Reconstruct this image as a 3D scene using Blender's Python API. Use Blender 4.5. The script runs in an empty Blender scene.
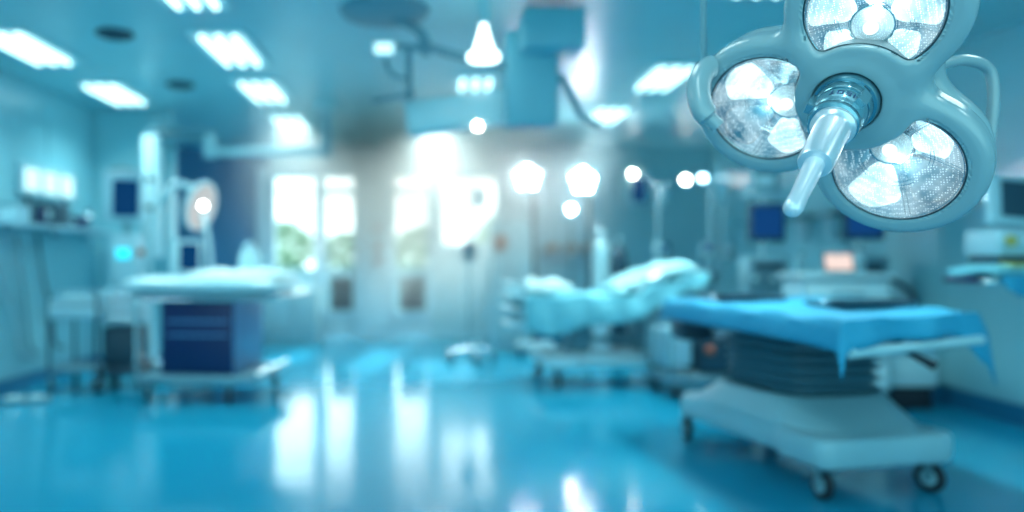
import bpy, math, random
import numpy as np
from mathutils import Vector, Matrix
random.seed(7)
C = bpy.context.scene
col = C.collection
PI = math.pi

# ------------------------------------------------------------------ camera
F = 750.0; H = 1.15; CX = 430.0; CY = 260.0
cd = bpy.data.cameras.new('camera'); cam = bpy.data.objects.new('camera', cd); col.objects.link(cam)
cam.location = (0, 0, H); cam.rotation_euler = (PI/2, 0, 0)
cd.sensor_width = 36; cd.lens = 36*F/1024; cd.clip_start = .02; cd.clip_end = 300
cd.shift_x = (512-CX)/1024; cd.shift_y = (CY-256)/1024
cd.dof.use_dof = True; cd.dof.focus_distance = 1.62; cd.dof.aperture_fstop = (cd.lens/1000)/.035
C.camera = cam
C.view_settings.view_transform = 'Standard'; C.view_settings.look = 'None'
C.view_settings.gamma = 1; C.view_settings.use_curve_mapping = False
C.view_settings.exposure = 0.33
C.cycles.use_denoising = True
C.cycles.max_bounces = 8; C.cycles.volume_bounces = 0
C.cycles.sample_clamp_indirect = 6

# ------------------------------------------------------------------ world (overcast bright sky, brightest beyond the windows)
def srgb(r, g, b):
    f = lambda c: (c/255/12.92 if c/255 <= .04045 else ((c/255+.055)/1.055)**2.4)
    return (f(r), f(g), f(b), 1)
w = bpy.data.worlds.new('sky'); C.world = w; w.use_nodes = True
nt = w.node_tree; nt.nodes.clear()
tc = nt.nodes.new('ShaderNodeTexCoord'); sep = nt.nodes.new('ShaderNodeSeparateXYZ')
rmp = nt.nodes.new('ShaderNodeValToRGB'); bg = nt.nodes.new('ShaderNodeBackground'); wo = nt.nodes.new('ShaderNodeOutputWorld')
mr = nt.nodes.new('ShaderNodeMapRange'); mr.inputs[1].default_value = -1; mr.inputs[2].default_value = 1
nt.links.new(tc.outputs['Generated'], sep.inputs[0]); nt.links.new(sep.outputs['Y'], mr.inputs[0])
nt.links.new(mr.outputs[0], rmp.inputs[0]); nt.links.new(rmp.outputs[0], bg.inputs[0]); nt.links.new(bg.outputs[0], wo.inputs[0])
rmp.color_ramp.elements[0].position = 0; rmp.color_ramp.elements[0].color = (.15, .33, .36, 1)
rmp.color_ramp.elements[1].position = 1; rmp.color_ramp.elements[1].color = (.74, .95, 1.0, 1)
e = rmp.color_ramp.elements.new(.55); e.color = (.18, .38, .40, 1)
e = rmp.color_ramp.elements.new(.85); e.color = (.6, .85, .92, 1)
bg.inputs[1].default_value = 4.6

def area(name, loc, rot, sx, sy, power, color=(1, 1, 1), spread=PI):
    l = bpy.data.lights.new(name, 'AREA'); l.shape = 'RECTANGLE'; l.size = sx; l.size_y = sy; l.energy = power
    l.color = color; l.spread = spread
    o = bpy.data.objects.new(name, l); col.objects.link(o); o.location = loc; o.rotation_euler = rot
    return o

sun = bpy.data.lights.new('sun', 'SUN'); sun.energy = 12; sun.angle = .02; sun.color = (.82, 1, 1)
so = bpy.data.objects.new('sun', sun); col.objects.link(so); so.rotation_euler = Vector((.12, .86, .50)).to_track_quat('Z', 'Y').to_euler()
# ------------------------------------------------------------------ materials
MATS = {}
def mat(name, c, rough=.5, metal=0.0, spec=.5, coat=0.0, vary=.06, bump=0.0, bscale=40, emit=None, es=0.0, scale=3.0):
    if name in MATS: return MATS[name]
    m = bpy.data.materials.new(name); m.use_nodes = True; n = m.node_tree; b = n.nodes['Principled BSDF']
    b.inputs['Roughness'].default_value = rough; b.inputs['Metallic'].default_value = metal
    b.inputs['Specular IOR Level'].default_value = spec; b.inputs['Coat Weight'].default_value = coat
    b.inputs['Coat Roughness'].default_value = .08
    t = n.nodes.new('ShaderNodeTexCoord'); no = n.nodes.new('ShaderNodeTexNoise'); no.inputs['Scale'].default_value = scale
    no.inputs['Detail'].default_value = 2
    n.links.new(t.outputs['Object'], no.inputs['Vector'])
    mx = n.nodes.new('ShaderNodeMix'); mx.data_type = 'RGBA'
    mx.inputs[6].default_value = tuple(v*(1-vary) for v in c[:3])+(1,); mx.inputs[7].default_value = tuple(min(1, v*(1+vary)) for v in c[:3])+(1,)
    n.links.new(no.outputs['Fac'], mx.inputs[0]); n.links.new(mx.outputs[2], b.inputs['Base Color'])
    if bump:
        n2 = n.nodes.new('ShaderNodeTexNoise'); n2.inputs['Scale'].default_value = bscale
        n.links.new(t.outputs['Object'], n2.inputs['Vector'])
        bp = n.nodes.new('ShaderNodeBump'); bp.inputs['Strength'].default_value = bump; bp.inputs['Distance'].default_value = .01
        n.links.new(n2.outputs['Fac'], bp.inputs['Height']); n.links.new(bp.outputs[0], b.inputs['Normal'])
    if emit:
        b.inputs['Emission Color'].default_value = emit; b.inputs['Emission Strength'].default_value = es
    MATS[name] = m
    return m
M_wall = mat('wall_paint', srgb(120, 188, 202), .34, spec=.5, coat=.15)
M_wallb = mat('back_wall_paint', srgb(148, 198, 210), .5)
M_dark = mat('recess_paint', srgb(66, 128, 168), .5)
M_ceil = mat('ceiling_paint', srgb(138, 204, 214), .32, spec=.6)
M_skirt = mat('skirting_vinyl', srgb(24, 104, 142), .3)
M_frame = mat('window_frame_paint', srgb(160, 205, 220), .4)
M_white = mat('white_enamel', srgb(176, 218, 226), .3, coat=.3)
M_offw = mat('pale_plastic', srgb(140, 190, 204), .4)
M_grey = mat('grey_plastic', srgb(96, 145, 160), .45)
M_dgrey = mat('dark_grey_plastic', srgb(28, 66, 84), .5)
M_black = mat('black_rubber', srgb(14, 34, 46), .6)
M_steel = mat('brushed_steel', srgb(190, 215, 222), .22, metal=1)
M_chrome = mat('polished_steel', srgb(225, 238, 240), .08, metal=1)
M_navy = mat('navy_panel', srgb(8, 32, 80), .35)
M_side = mat('cabinet_side_blue', srgb(84, 142, 186), .35)
M_drape = mat('blue_drape', srgb(34, 154, 192), .75, bump=.3, bscale=30)
M_cyan = mat('turquoise_sheet', srgb(104, 190, 206), .8, bump=.3, bscale=22)
M_sheet = mat('white_sheet', srgb(205, 235, 238), .8, bump=.25, bscale=18)
M_bell = mat('bellows_rubber', srgb(66, 116, 134), .4)
M_lamp = mat('lamp_housing_enamel', srgb(142, 168, 176), .25, spec=.6, coat=.35, vary=.02)
M_orange = mat('red_brown_plastic', srgb(150, 84, 66), .5)
M_leaf = mat('leaves', srgb(86, 150, 84), .8, vary=.4)
M_bark = mat('bark', srgb(90, 80, 66), .9)
M_pave = mat('paving', srgb(150, 165, 165), .8)

def emis(name, c, s):
    if name in MATS: return MATS[name]
    m = bpy.data.materials.new(name); m.use_nodes = True; n = m.node_tree; n.nodes.clear()
    t = n.nodes.new('ShaderNodeTexCoord'); no = n.nodes.new('ShaderNodeTexNoise'); no.inputs['Scale'].default_value = 4
    r = n.nodes.new('ShaderNodeMapRange'); r.inputs[3].default_value = s*.9; r.inputs[4].default_value = s*1.1
    e = n.nodes.new('ShaderNodeEmission'); e.inputs[0].default_value = c; o = n.nodes.new('ShaderNodeOutputMaterial')
    n.links.new(t.outputs['Object'], no.inputs[0]); n.links.new(no.outputs['Fac'], r.inputs[0]); n.links.new(r.outputs[0], e.inputs[1]); n.links.new(e.outputs[0], o.inputs[0])
    MATS[name] = m
    return m
E_tube = emis('fluorescent_tube', (.55, .95, 1, 1), 2.7)
E_bulb = emis('lamp_bulb', (.9, .98, 1, 1), 110)
E_warm = emis('warm_bulb', (1, .88, .75, 1), 28)
E_cool = emis('cool_bulb', (.55, .85, 1, 1), 16)
E_head = emis('exam_light', (.9, .98, 1, 1), .5)
E_winglow = emis('window_glow', (.55, .95, 1, 1), 1.3)  # glow imitating the windows' reflection on the left wall
E_screen = emis('blue_screen', (.01, .10, .36, 1), .45)
E_scrdk = emis('dim_screen', (.004, .05, .16, 1), .8)
E_cyan = emis('cyan_display', (.02, .75, .95, 1), 1.5)

# floor: glossy resin
def floor_mat():
    m = bpy.data.materials.new('glossy_resin_floor'); m.use_nodes = True; n = m.node_tree; b = n.nodes['Principled BSDF']
    t = n.nodes.new('ShaderNodeTexCoord'); no = n.nodes.new('ShaderNodeTexNoise'); no.inputs['Scale'].default_value = .8; no.inputs['Detail'].default_value = 3
    mx = n.nodes.new('ShaderNodeMix'); mx.data_type = 'RGBA'
    mx.inputs[6].default_value = srgb(14, 132, 166); mx.inputs[7].default_value = srgb(28, 150, 184)
    n.links.new(t.outputs['Object'], no.inputs[0]); n.links.new(no.outputs['Fac'], mx.inputs[0]); n.links.new(mx.outputs[2], b.inputs['Base Color'])
    b.inputs['Roughness'].default_value = .12; b.inputs['IOR'].default_value = 1.5
    n2 = n.nodes.new('ShaderNodeTexNoise'); n2.inputs['Scale'].default_value = 2.2; n2.inputs['Detail'].default_value = 2
    bp = n.nodes.new('ShaderNodeBump'); bp.inputs['Strength'].default_value = .05; bp.inputs['Distance'].default_value = .05
    n.links.new(t.outputs['Object'], n2.inputs[0]); n.links.new(n2.outputs['Fac'], bp.inputs['Height']); n.links.new(bp.outputs[0], b.inputs['Normal'])
    return m
M_floor = floor_mat()

def glass_mat():
    m = bpy.data.materials.new('clear_glass'); m.use_nodes = True; n = m.node_tree; n.nodes.clear()
    tr = n.nodes.new('ShaderNodeBsdfTransparent'); tr.inputs[0].default_value = (.93, .98, .98, 1)
    gl = n.nodes.new('ShaderNodeBsdfGlossy'); gl.inputs['Roughness'].default_value = .03
    fr = n.nodes.new('ShaderNodeFresnel'); fr.inputs[0].default_value = 1.45
    mx = n.nodes.new('ShaderNodeMixShader'); o = n.nodes.new('ShaderNodeOutputMaterial')
    n.links.new(fr.outputs[0], mx.inputs[0]); n.links.new(tr.outputs[0], mx.inputs[1]); n.links.new(gl.outputs[0], mx.inputs[2]); n.links.new(mx.outputs[0], o.inputs[0])
    return m
M_glass = glass_mat()

# ------------------------------------------------------------------ mesh building
class MB:
    def __init__(s): s.v = []; s.f = []; s.m = []
    def add(s, v, f, mi=0, M=None):
        b = len(s.v)
        s.v += [tuple(M @ Vector(p)) if M else tuple(p) for p in v]
        s.f += [tuple(i+b for i in q) for q in f]; s.m += [mi]*len(f)
        return s
    def box(s, c, d, rz=0, mi=0, M=None, taper=1.0):
        x, y, z = d[0]/2, d[1]/2, d[2]/2
        R = Matrix.Translation(c) @ Matrix.Rotation(rz, 4, 'Z') if M is None else M @ Matrix.Translation(c) @ Matrix.Rotation(rz, 4, 'Z')
        t = taper
        v = [(-x, -y, -z), (x, -y, -z), (x, y, -z), (-x, y, -z), (-x*t, -y*t, z), (x*t, -y*t, z), (x*t, y*t, z), (-x*t, y*t, z)]
        return s.add(v, [(3, 2, 1, 0), (4, 5, 6, 7), (0, 1, 5, 4), (1, 2, 6, 5), (2, 3, 7, 6), (3, 0, 4, 7)], mi, R)
    def rbox(s, c, d, r, rz=0, mi=0, seg=4, edge=None, M=None):
        """box with rounded plan corners (radius r) and a small soft edge"""
        x, y, z = d[0]/2, d[1]/2, d[2]/2; e = edge if edge is not None else min(r*.4, z*.5)
        R = Matrix.Translation(c) @ Matrix.Rotation(rz, 4, 'Z') if M is None else M @ Matrix.Translation(c) @ Matrix.Rotation(rz, 4, 'Z')
        def ring(ins, zz):
            o = []
            for (sx, sy, a0) in ((1, 1, 0), (-1, 1, PI/2), (-1, -1, PI), (1, -1, 1.5*PI)):
                for k in range(seg+1):
                    a = a0+k*PI/2/seg; rr = max(r-ins, .0005)
                    o.append((sx*(x-r)+rr*math.cos(a), sy*(y-r)+rr*math.sin(a), zz))
            return o
        prof = [(e, -z), (e*.3, -z+e*.3), (0, -z+e), (0, z-e), (e*.3, z-e*.3), (e, z)]
        v = []; N = 4*(seg+1)
        for i, zz in prof: v += ring(i, zz)
        f = [tuple(reversed(range(N))), tuple(range((len(prof)-1)*N, len(prof)*N))]
        for k in range(len(prof)-1):
            for j in range(N):
                a, b = k*N+j, k*N+(j+1) % N; f.append((a, b, b+N, a+N))
        return s.add(v, f, mi, R)
    def tube(s, pts, r, seg=10, mi=0, M=None, closed=False):
        P = [Vector(p) for p in pts]; n = len(P); v = []; f = []
        up = None
        for i, p in enumerate(P):
            if closed: t = (P[(i+1) % n]-P[i-1])
            else: t = P[min(i+1, n-1)]-P[max(i-1, 0)]
            t.normalize()
            if up is None: up = t.orthogonal().normalized()
            up = (up-t*up.dot(t)).normalized(); q = t.cross(up)
            rr = r[i] if isinstance(r, (list, tuple)) else r
            for k in range(seg):
                a = 2*PI*k/seg; v.append(p+rr*(math.cos(a)*up+math.sin(a)*q))
        m = n if closed else n-1
        for i in range(m):
            for k in range(seg):
                a = i*seg+k; b = i*seg+(k+1) % seg; c = ((i+1) % n)*seg
                f.append((a, b, c+(k+1) % seg, c+k))
        if not closed: f += [tuple(reversed(range(seg))), tuple(range((n-1)*seg, n*seg))]
        return s.add(v, f, mi, M)
    def cyl(s, p0, p1, r, seg=20, mi=0, M=None, r1=None):
        return s.tube([p0, p1], [r, r if r1 is None else r1], seg, mi, M)
    def lathe(s, prof, seg=28, mi=0, M=None, cap=True):
        v = []; f = []; n = len(prof)
        for (r, z) in prof:
            for k in range(seg): a = 2*PI*k/seg; v.append((r*math.cos(a), r*math.sin(a), z))
        for i in range(n-1):
            for k in range(seg):
                a = i*seg+k; b = i*seg+(k+1) % seg; f.append((a, b, b+seg, a+seg))
        if cap: f += [tuple(reversed(range(seg))), tuple(range((n-1)*seg, n*seg))]
        return s.add(v, f, mi, M)
    def ball(s, c, r, sx=1, sy=1, sz=1, mi=0, n=10):
        pr = [(max(r*math.sin(PI*i/n), 1e-4), -r*math.cos(PI*i/n)) for i in range(n+1)]
        return s.lathe(pr, 16, mi, Matrix.Translation(c) @ Matrix.Diagonal((sx, sy, sz, 1)))
    def grid(s, fn, nu, nv, mi=0, M=None):
        v = [fn(i/nu, j/nv) for i in range(nu+1) for j in range(nv+1)]
        f = [(i*(nv+1)+j, (i+1)*(nv+1)+j, (i+1)*(nv+1)+j+1, i*(nv+1)+j+1) for i in range(nu) for j in range(nv)]
        return s.add(v, f, mi, M)
def smooth_pts(pts, n=6):
    P = [Vector(p) for p in pts]; out = []
    for i in range(len(P)-1):
        a, b, c, d = P[max(i-1, 0)], P[i], P[i+1], P[min(i+2, len(P)-1)]
        for k in range(n):
            t = k/n; out.append(.5*((2*b)+(c-a)*t+(2*a-5*b+4*c-d)*t*t+(3*b-a-3*c+d)*t**3))
    out.append(P[-1]); return out

def build(name, mb, mats, parent=None, smooth=True, bevel=0, label=None, solid=0, sub=0):
    me = bpy.data.meshes.new(name); me.from_pydata([tuple(p) for p in mb.v], [], mb.f); me.update()
    for m in (mats if isinstance(mats, (list, tuple)) else [mats]): me.materials.append(m)
    me.polygons.foreach_set('material_index', mb.m)
    o = bpy.data.objects.new(name, me); col.objects.link(o)
    if smooth:
        me.polygons.foreach_set('use_smooth', [True]*len(me.polygons))
        me.set_sharp_from_angle(angle=math.radians(38))
    if solid:
        q = o.modifiers.new('thickness', 'SOLIDIFY'); q.thickness = solid; q.offset = -1
    if bevel:
        q = o.modifiers.new('bevel', 'BEVEL'); q.width = bevel; q.segments = 2; q.limit_method = 'ANGLE'
    if sub:
        q = o.modifiers.new('subdivide', 'SUBSURF'); q.levels = sub; q.render_levels = sub
    if parent: o.parent = parent
    if label: o['label'] = label
    return o
def thing(name, label, cat, loc=(0, 0, 0), rz=0, group=None):
    o = bpy.data.objects.new(name, None); col.objects.link(o); o.empty_display_size = .1
    o.location = loc; o.rotation_euler = (0, 0, rz); o['label'] = label; o['category'] = cat
    if group: o['group'] = group
    return o
def tag(o, label, cat, group=None, loc=None):
    o['label'] = label; o['category'] = cat
    if group: o['group'] = group
    if loc: o.location = loc
    return o
def struct(name, mb, m, parent=None, **k):
    o = build(name, mb, m, parent, **k)
    if not parent: o['kind'] = 'structure'
    return o
def copy_tree(o, parent=None, loc=None, rz=None, label=None):
    c = o.copy(); col.objects.link(c)
    if parent: c.parent = parent
    if loc: c.location = loc
    if rz is not None: c.rotation_euler = (0, 0, rz)
    if label: c['label'] = label
    for ch in [x for x in bpy.data.objects if x.parent == o]: copy_tree(ch, c)
    return c
def PX(px, py, Y): return ((px-CX)/F*Y, Y, H+(CY-py)/F*Y)

# ------------------------------------------------------------------ the room
XL, XR, YB, ZC, YF = -3.67, 4.1, 11.0, 2.8, -1.2
struct('floor', MB().box(((XL+XR)/2-.3, (YB+YF)/2, -.05), (XR-XL+1.4, YB-YF+.4, .1)), M_floor)
struct('ceiling', MB().box(((XL+XR)/2-.3, (YB+YF)/2, ZC+.05), (XR-XL+1.4, YB-YF+.4, .1)), M_ceil)
def panelled(x, y0, y1, inward, step=1.2):
    mb = MB(); y = y0
    while y < y1-.01:
        e = min(y+step, y1)
        mb.box((x-inward*.05, (y+e)/2, ZC/2), (.1, e-y-.012, ZC)); mb.box((x-inward*.06, e, ZC/2), (.1, .03, ZC)); y = e
    return mb
struct('wall_left', panelled(XL, YF, 8.2, 1), M_wall)
struct('wall_right', panelled(XR, YF, YB, -1, .9), M_wall)
struct('wall_partition', MB().box(((XL-.1-2.84)/2, 8.3, ZC/2), (.93, .2, ZC)), M_wall)
struct('wall_recess', MB().box((-4.35, 9.7, ZC/2), (.1, 2.8, ZC)), M_dark)
# back wall with openings: window_1, door_1, door_2, window_2
bw = MB(); T = .2; yb = YB+T/2
def bwb(x0, x1, z0, z1, mi=0): bw.box(((x0+x1)/2, yb, (z0+z1)/2), (x1-x0, T, z1-z0), mi=mi)
WT = 2.44
bwb(-4.4, -2.36, 0, ZC, 1); bwb(-2.36, -1.6, 0, .72); bwb(-2.36, 4.2, WT, ZC); bwb(-1.05, -.58, 0, WT); bwb(.02, .1, 0, WT)
bwb(.1, 1.05, 0, 1.3); bwb(1.05, 4.2, 0, WT)
struct('wall_back', bw, [M_wallb, M_dark])
struct('trim_1', MB().box((-.81, YB-.06, ZC/2), (.46, .12, ZC)), M_frame)          # pilaster between the doors
struct('baseboard_left', MB().box((XL+.012, (YF+8.2)/2, .06), (.024, 8.2-YF, .12)), M_skirt)
struct('baseboard_right', MB().box((XR-.012, (YF+YB)/2, .075), (.024, YB-YF, .15)), M_skirt)
struct('baseboard_back', MB().box((2.58, YB-.012, .05), (3.0, .024, .1)), M_skirt)
struct('baseboard_partition', MB().box((-3.25, 8.19, .06), (.82, .024, .12)), M_skirt)
struct('trim_2', MB().box((-2.45, YB-.03, 1.25), (.14, .06, 2.5)), M_frame)
def frame_rect(mb, x0, x1, z0, z1, w=.085, d=.1, y=YB+.06):
    mb.box((x0+w/2, y, (z0+z1)/2), (w, d, z1-z0)); mb.box((x1-w/2, y, (z0+z1)/2), (w, d, z1-z0))
    mb.box(((x0+x1)/2, y, z0+w/2), (x1-x0-2*w, d, w)); mb.box(((x0+x1)/2, y, z1-w/2), (x1-x0-2*w, d, w))
def window(name, x0, x1, z0, z1, bars=()):
    mb = MB(); frame_rect(mb, x0, x1, z0, z1)
    for z in bars: mb.box((x0+(x1-x0)*.5, YB+.06, z), (x1-x0-.16, .08, .03))
    o = struct(name, mb, M_frame)
    build('window_pane', MB().box(((x0+x1)/2, YB+.06, (z0+z1)/2), (x1-x0-.1, .008, z1-z0-.1)), M_glass, o, smooth=False)
    return o
window('window_1', -2.36, -1.62, .72, WT, (2.16,))
window('window_2', .1, 1.05, 1.3, WT)
def gdoor(name, x0, x1):
    mb = MB(); frame_rect(mb, x0, x1, .02, WT, .07); mb.box(((x0+x1)/2, YB+.06, 2.16), (x1-x0-.13, .09, .085))
    mb.box(((x0+x1)/2, YB+.06, .36), (x1-x0-.11, .08, .1)); mb.box(((x0+x1)/2, YB+.06, .22), (x1-x0-.11, .04, .3))
    o = struct(name, mb, M_frame)
    build('window_pane', MB().box(((x0+x1)/2, YB+.06, 1.4), (x1-x0-.1, .008, 2.0)), M_glass, o, smooth=False)
    build('kick_panel', MB().box(((x0+x1)/2+.02, YB+.055, .66), (x1-x0-.22, .03, .5)), mat('brown_panel', srgb(70, 84, 92), .5), o, bevel=.004)
    build('door_handle', MB().tube([(x0+.1, YB-.04, 1.0), (x0+.1, YB-.04, 1.25)], .012).cyl((x0+.1, YB-.04, 1.02), (x0+.1, YB+.03, 1.02), .008).cyl((x0+.1, YB-.04, 1.23), (x0+.1, YB+.03, 1.23), .008), M_steel, o)
gdoor('door_1', -1.6, -1.05); gdoor('door_2', -.58, .02)

# outside
struct('ground', MB().box((0, 31.2, -.1), (60, 40, .1)), M_pave)
gw = MB().box((0, 17, .45), (24, .25, .9)).box((0, 17, .93), (24, .35, .06))
struct('garden_wall', gw, mat('render_wall', srgb(150, 175, 185), .8), bevel=.01)
def tree(x, y, h, lab, seed):
    random.seed(seed)
    t = thing('tree', lab, 'tree', (x, y, -.05), group=None)
    build('trunk', MB().tube([(0, 0, 0), (.05, 0, h*.35), (0, .05, h*.6)], [.12, .09, .06]), M_bark, t)
    mb = MB()
    for k in range(420):
        th = random.uniform(0, 2*PI); ph = math.acos(random.uniform(-1, 1)); rr = random.uniform(.5, 1)**.5
        c = Vector((math.sin(ph)*math.cos(th)*.36*h*rr, math.sin(ph)*math.sin(th)*.36*h*rr, h*.66+math.cos(ph)*.34*h*rr))
        s = .14; a = Vector((random.gauss(0, 1), random.gauss(0, 1), random.gauss(0, 1))).normalized(); b = a.orthogonal().normalized(); n2 = a.cross(b)*.25
        mb.add([c-a*s, c+b*s*.5+n2*s, c+a*s, c-b*s*.5+n2*s], [(0, 1, 2, 3)])
    build('foliage', mb, M_leaf, t, smooth=False)
tree(-3.9, 20, 2.25, 'round green tree outside behind the left window', 1)
tree(-2.2, 20, 1.95, 'smaller green tree outside behind the left glazed door', 2)
tree(-.3, 20, 2.1, 'green tree outside seen through the right glazed door', 3)
tree(2.0, 20, 2.5, 'tallest green tree outside by the rightmost window', 4)

# ------------------------------------------------------------------ ceiling lights
def ceiling_light(x, y, label, tubes=3, L=.9, pw=14):
    t = thing('ceiling_light', label, 'ceiling light', (x, y, ZC), group='recessed ceiling lights')
    W = .42; fr = MB()
    for s in (-1, 1):
        fr.box((s*W/2, 0, -.01), (.03, L+.06, .02)); fr.box((0, s*(L/2+.015), -.01), (W-.03, .03, .02))
    fr.box((0, 0, -.002), (W-.02, L, .004))
    build('frame', fr, M_white, t)
    for k in range(tubes):
        xx = (k-(tubes-1)/2)*.12
        build('light_tube', MB().tube([(xx, -L/2+.04, -.03), (xx, -L/2+.06, -.03), (xx, L/2-.06, -.03), (xx, L/2-.04, -.03)], [.012, .019, .019, .012], 12), E_tube, t)
    l = area('tube_boost', (0, 0, -.055), (0, 0, 0), W-.06, L-.1, pw, (.78, 1, .98), 2.65 if pw > 29 else 2.0); l.parent = t   # added area light boosting the tubes, spread held in so it stays unseen
    return t
for (x, y, lb) in [
    (-1.49, 4.42, 'three-tube ceiling light cut by the top edge of the photo'),
    (-1.55, 5.85, 'brightest three-tube ceiling light left of the hanging dark canopy'),
    (-1.62, 7.3, 'three-tube ceiling light second from the far end of its row'),
    (-1.66, 8.97, 'smallest three-tube ceiling light, nearest the left window'),
    (-3.1, 5.8, 'ceiling light at the top left corner above the left wall'),
    (-3.1, 7.4, 'ceiling light above the wall monitor, second in the left row'),
    (2.1, 6.75, 'right ceiling light beside the big surgical lamp'),
    (2.0, 8.5, 'right ceiling light farther from the big surgical lamp'),
    (.42, 6.95, 'middle ceiling light above the white pendant beam'),
    (0.05, 9.0, 'middle ceiling light in front of the right glazed door'),
    (.1, 10.3, 'farthest middle ceiling light close to the back wall'),
    (2.0, 4.2, 'right ceiling light hidden behind the big surgical lamp')]:
    ceiling_light(x, y, lb, L=.5 if abs(x-.42) < .01 else .9, pw=30 if (abs(x) < .15 and y > 8) else 30 if -1.7 < x < -1.64 else 26 if x > 1 else 11)
# unseen area lights added above the camera's side to brighten the room
for (x, y) in [(-2.6, .6), (-2.6, 2.6), (0, .6), (0, 2.4), (2.6, .6), (2.6, 2.4)]:
    area('fill_light', (x, y, ZC-.06), (0, 0, 0), .46, 1.0, 9, (.76, 1, .97))
for (x, y, lb) in [(-2.29, 5.45, 'dark round ceiling vent nearer the camera'), (-2.34, 7.03, 'dark round ceiling vent farther from the camera'), (.95, 7.4, 'dark round ceiling vent right of the white pendant beam')]:
    t = thing('ceiling_vent', lb, 'vent', (x, y, ZC), group='round ceiling vents')
    build('rim', MB().lathe([(.125, 0), (.135, -.012), (.10, -.03), (.095, -.01)], cap=False), M_dgrey, t)
    build('grille', MB().lathe([(.095, -.008), (.05, -.02), (.02, -.03)]), M_dgrey, t)

# casters shared by every trolley
def caster(parent, x, y, z, r=.06, rz=0, hub=None):
    M = Matrix.Translation((x, y, 0)) @ Matrix.Rotation(rz, 4, 'Z')
    w_ = .022
    fk = MB().cyl((0, .0, 2*r+.005), (0, 0, z), .014, M=M)
    fk.box((0, .0, 2*r+.008), (.07, .05, .014), M=M)
    for s in (-1, 1): fk.box((s*(w_+.01), .012, r*1.45), (.006, .035, r*1.2), M=M)
    c = build('caster', fk, M_grey, parent)
    Mw = M @ Matrix.Translation((0, .02, r)) @ Matrix.Rotation(PI/2, 4, 'Y')
    wh = MB().lathe([(r*.55, -w_*.8), (r*.9, -w_*.8), (r, -w_*.45), (r, w_*.45), (r*.9, w_*.8), (r*.55, w_*.8)], 24, 0, Mw)
    wh.lathe([(r*.2, -w_*.95), (r*.56, -w_*.85), (r*.56, w_*.85), (r*.2, w_*.95)], 20, 1, Mw)
    build('wheel', wh, [M_black, hub or M_offw], c)
    return c

# ------------------------------------------------------------------ right operating table
t = thing('operating_table', 'large operating table in the right foreground on a wheeled white base with ribbed column', 'operating table', (2.06, 4.25, 0), 0)
ox, oy = 2.06, 4.25
br = math.radians(12)
Mb = Matrix.Rotation(br, 4, 'Z')
bp = MB()
bp.rbox((0, 0, .235), (.70, 1.36, .14), .12, edge=.03, M=Mb)
bp.rbox((0, -.50, .235), (.78, .40, .148), .09, edge=.03, M=Mb)
build('base', bp, M_offw, t)
hp = MB()
def hump(u, v):
    a = 2*PI*v; k = u; sx = .345*(1-k)+.335*k**.8; sy = .62*(1-k)+.36*k**.6
    c, s_ = math.cos(a), math.sin(a); n = .35
    q = (abs(c)**4+abs(s_)**4)**(-.25)
    return (.03*k+sx*q*c, sy*q*s_, .29+.15*(k**1.5))
hp.grid(hump, 8, 48, M=Mb)
build('column_foot', hp, M_offw, t)
bl = MB(); prof = []
N = 6
for i in range(N):
    z0 = .435+i*.057
    prof += [(.88, z0), (1.0, z0+.02), (1.0, z0+.034), (.88, z0+.054)]
rings = []
for (k, z) in prof:
    for j in range(40):
        a = 2*PI*j/40; c, s_ = math.cos(a), math.sin(a); q = (abs(c)**6+abs(s_)**6)**(-1/6)
        rings.append((.04+.30*k*q*c, .33*k*q*s_, z))
fs = [(i*40+j, i*40+(j+1) % 40, (i+1)*40+(j+1) % 40, (i+1)*40+j) for i in range(len(prof)-1) for j in range(40)]
bl.add(rings, fs, M=Mb)
build('column_bellows', bl, M_bell, t)
for (cx_, cy_) in ((-.31, -.62), (.31, -.62), (-.3, .6), (.3, .6)):
    p = Mb @ Vector((cx_, cy_, 0))
    caster(t, p.x, p.y, .18, .073, br+random.uniform(-.4, .4))
N_, R_, L_, B_ = (1.66, 3.02), (2.60, 3.55), (1.47, 4.72), (2.62, 5.15)
def tp(s, q, z=0):   # s: N->R, q: N->L
    x = (1-s)*(1-q)*N_[0]+s*(1-q)*R_[0]+(1-s)*q*L_[0]+s*q*B_[0]
    y = (1-s)*(1-q)*N_[1]+s*(1-q)*R_[1]+(1-s)*q*L_[1]+s*q*B_[1]
    return Vector((x-ox, y-oy, z))
pl = MB(); ins = .05
qd = [tp(ins, ins), tp(1-ins, ins), tp(1-ins, 1-ins), tp(ins, 1-ins)]
pl.add([(p.x, p.y, .78) for p in qd]+[(p.x, p.y, .885) for p in qd], [(3, 2, 1, 0), (4, 5, 6, 7), (0, 1, 5, 4), (1, 2, 6, 5), (2, 3, 7, 6), (3, 0, 4, 7)])
build('table_top', pl, M_dgrey, t, bevel=.01)
a, b = tp(.02, -.015, .775), tp(.98, -.015, .775)
rl = MB().tube([a, b], .022, 8); 
for k in (.12, .5, .88): p = a.lerp(b, k); rl.box((p.x, p.y+.05, .785), (.03, .12, .02), rz=.5)
build('side_rail', rl, M_white, t)
a = tp(.46, .04, .76)
build('clamp_handle', MB().tube([a, a+Vector((.03, -.06, -.03)), a+Vector((.09, -.1, -.07))], [.014, .014, .022]).cyl(a, a+Vector((0, .03, .04)), .02), M_black, t)
a, b = tp(-.01, .1, .80), tp(-.01, .95, .80)
rl = MB().tube([a, b], .014, 8)
for k in (.08, .4, .7, .95): p = a.lerp(b, k); rl.box((p.x+.03, p.y, .80), (.09, .025, .02))
build('long_rail', rl, M_dgrey, t)
build('power_box', MB().rbox((-.36, .62, .70), (.2, .22, .12), .02), M_dgrey, t)

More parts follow.
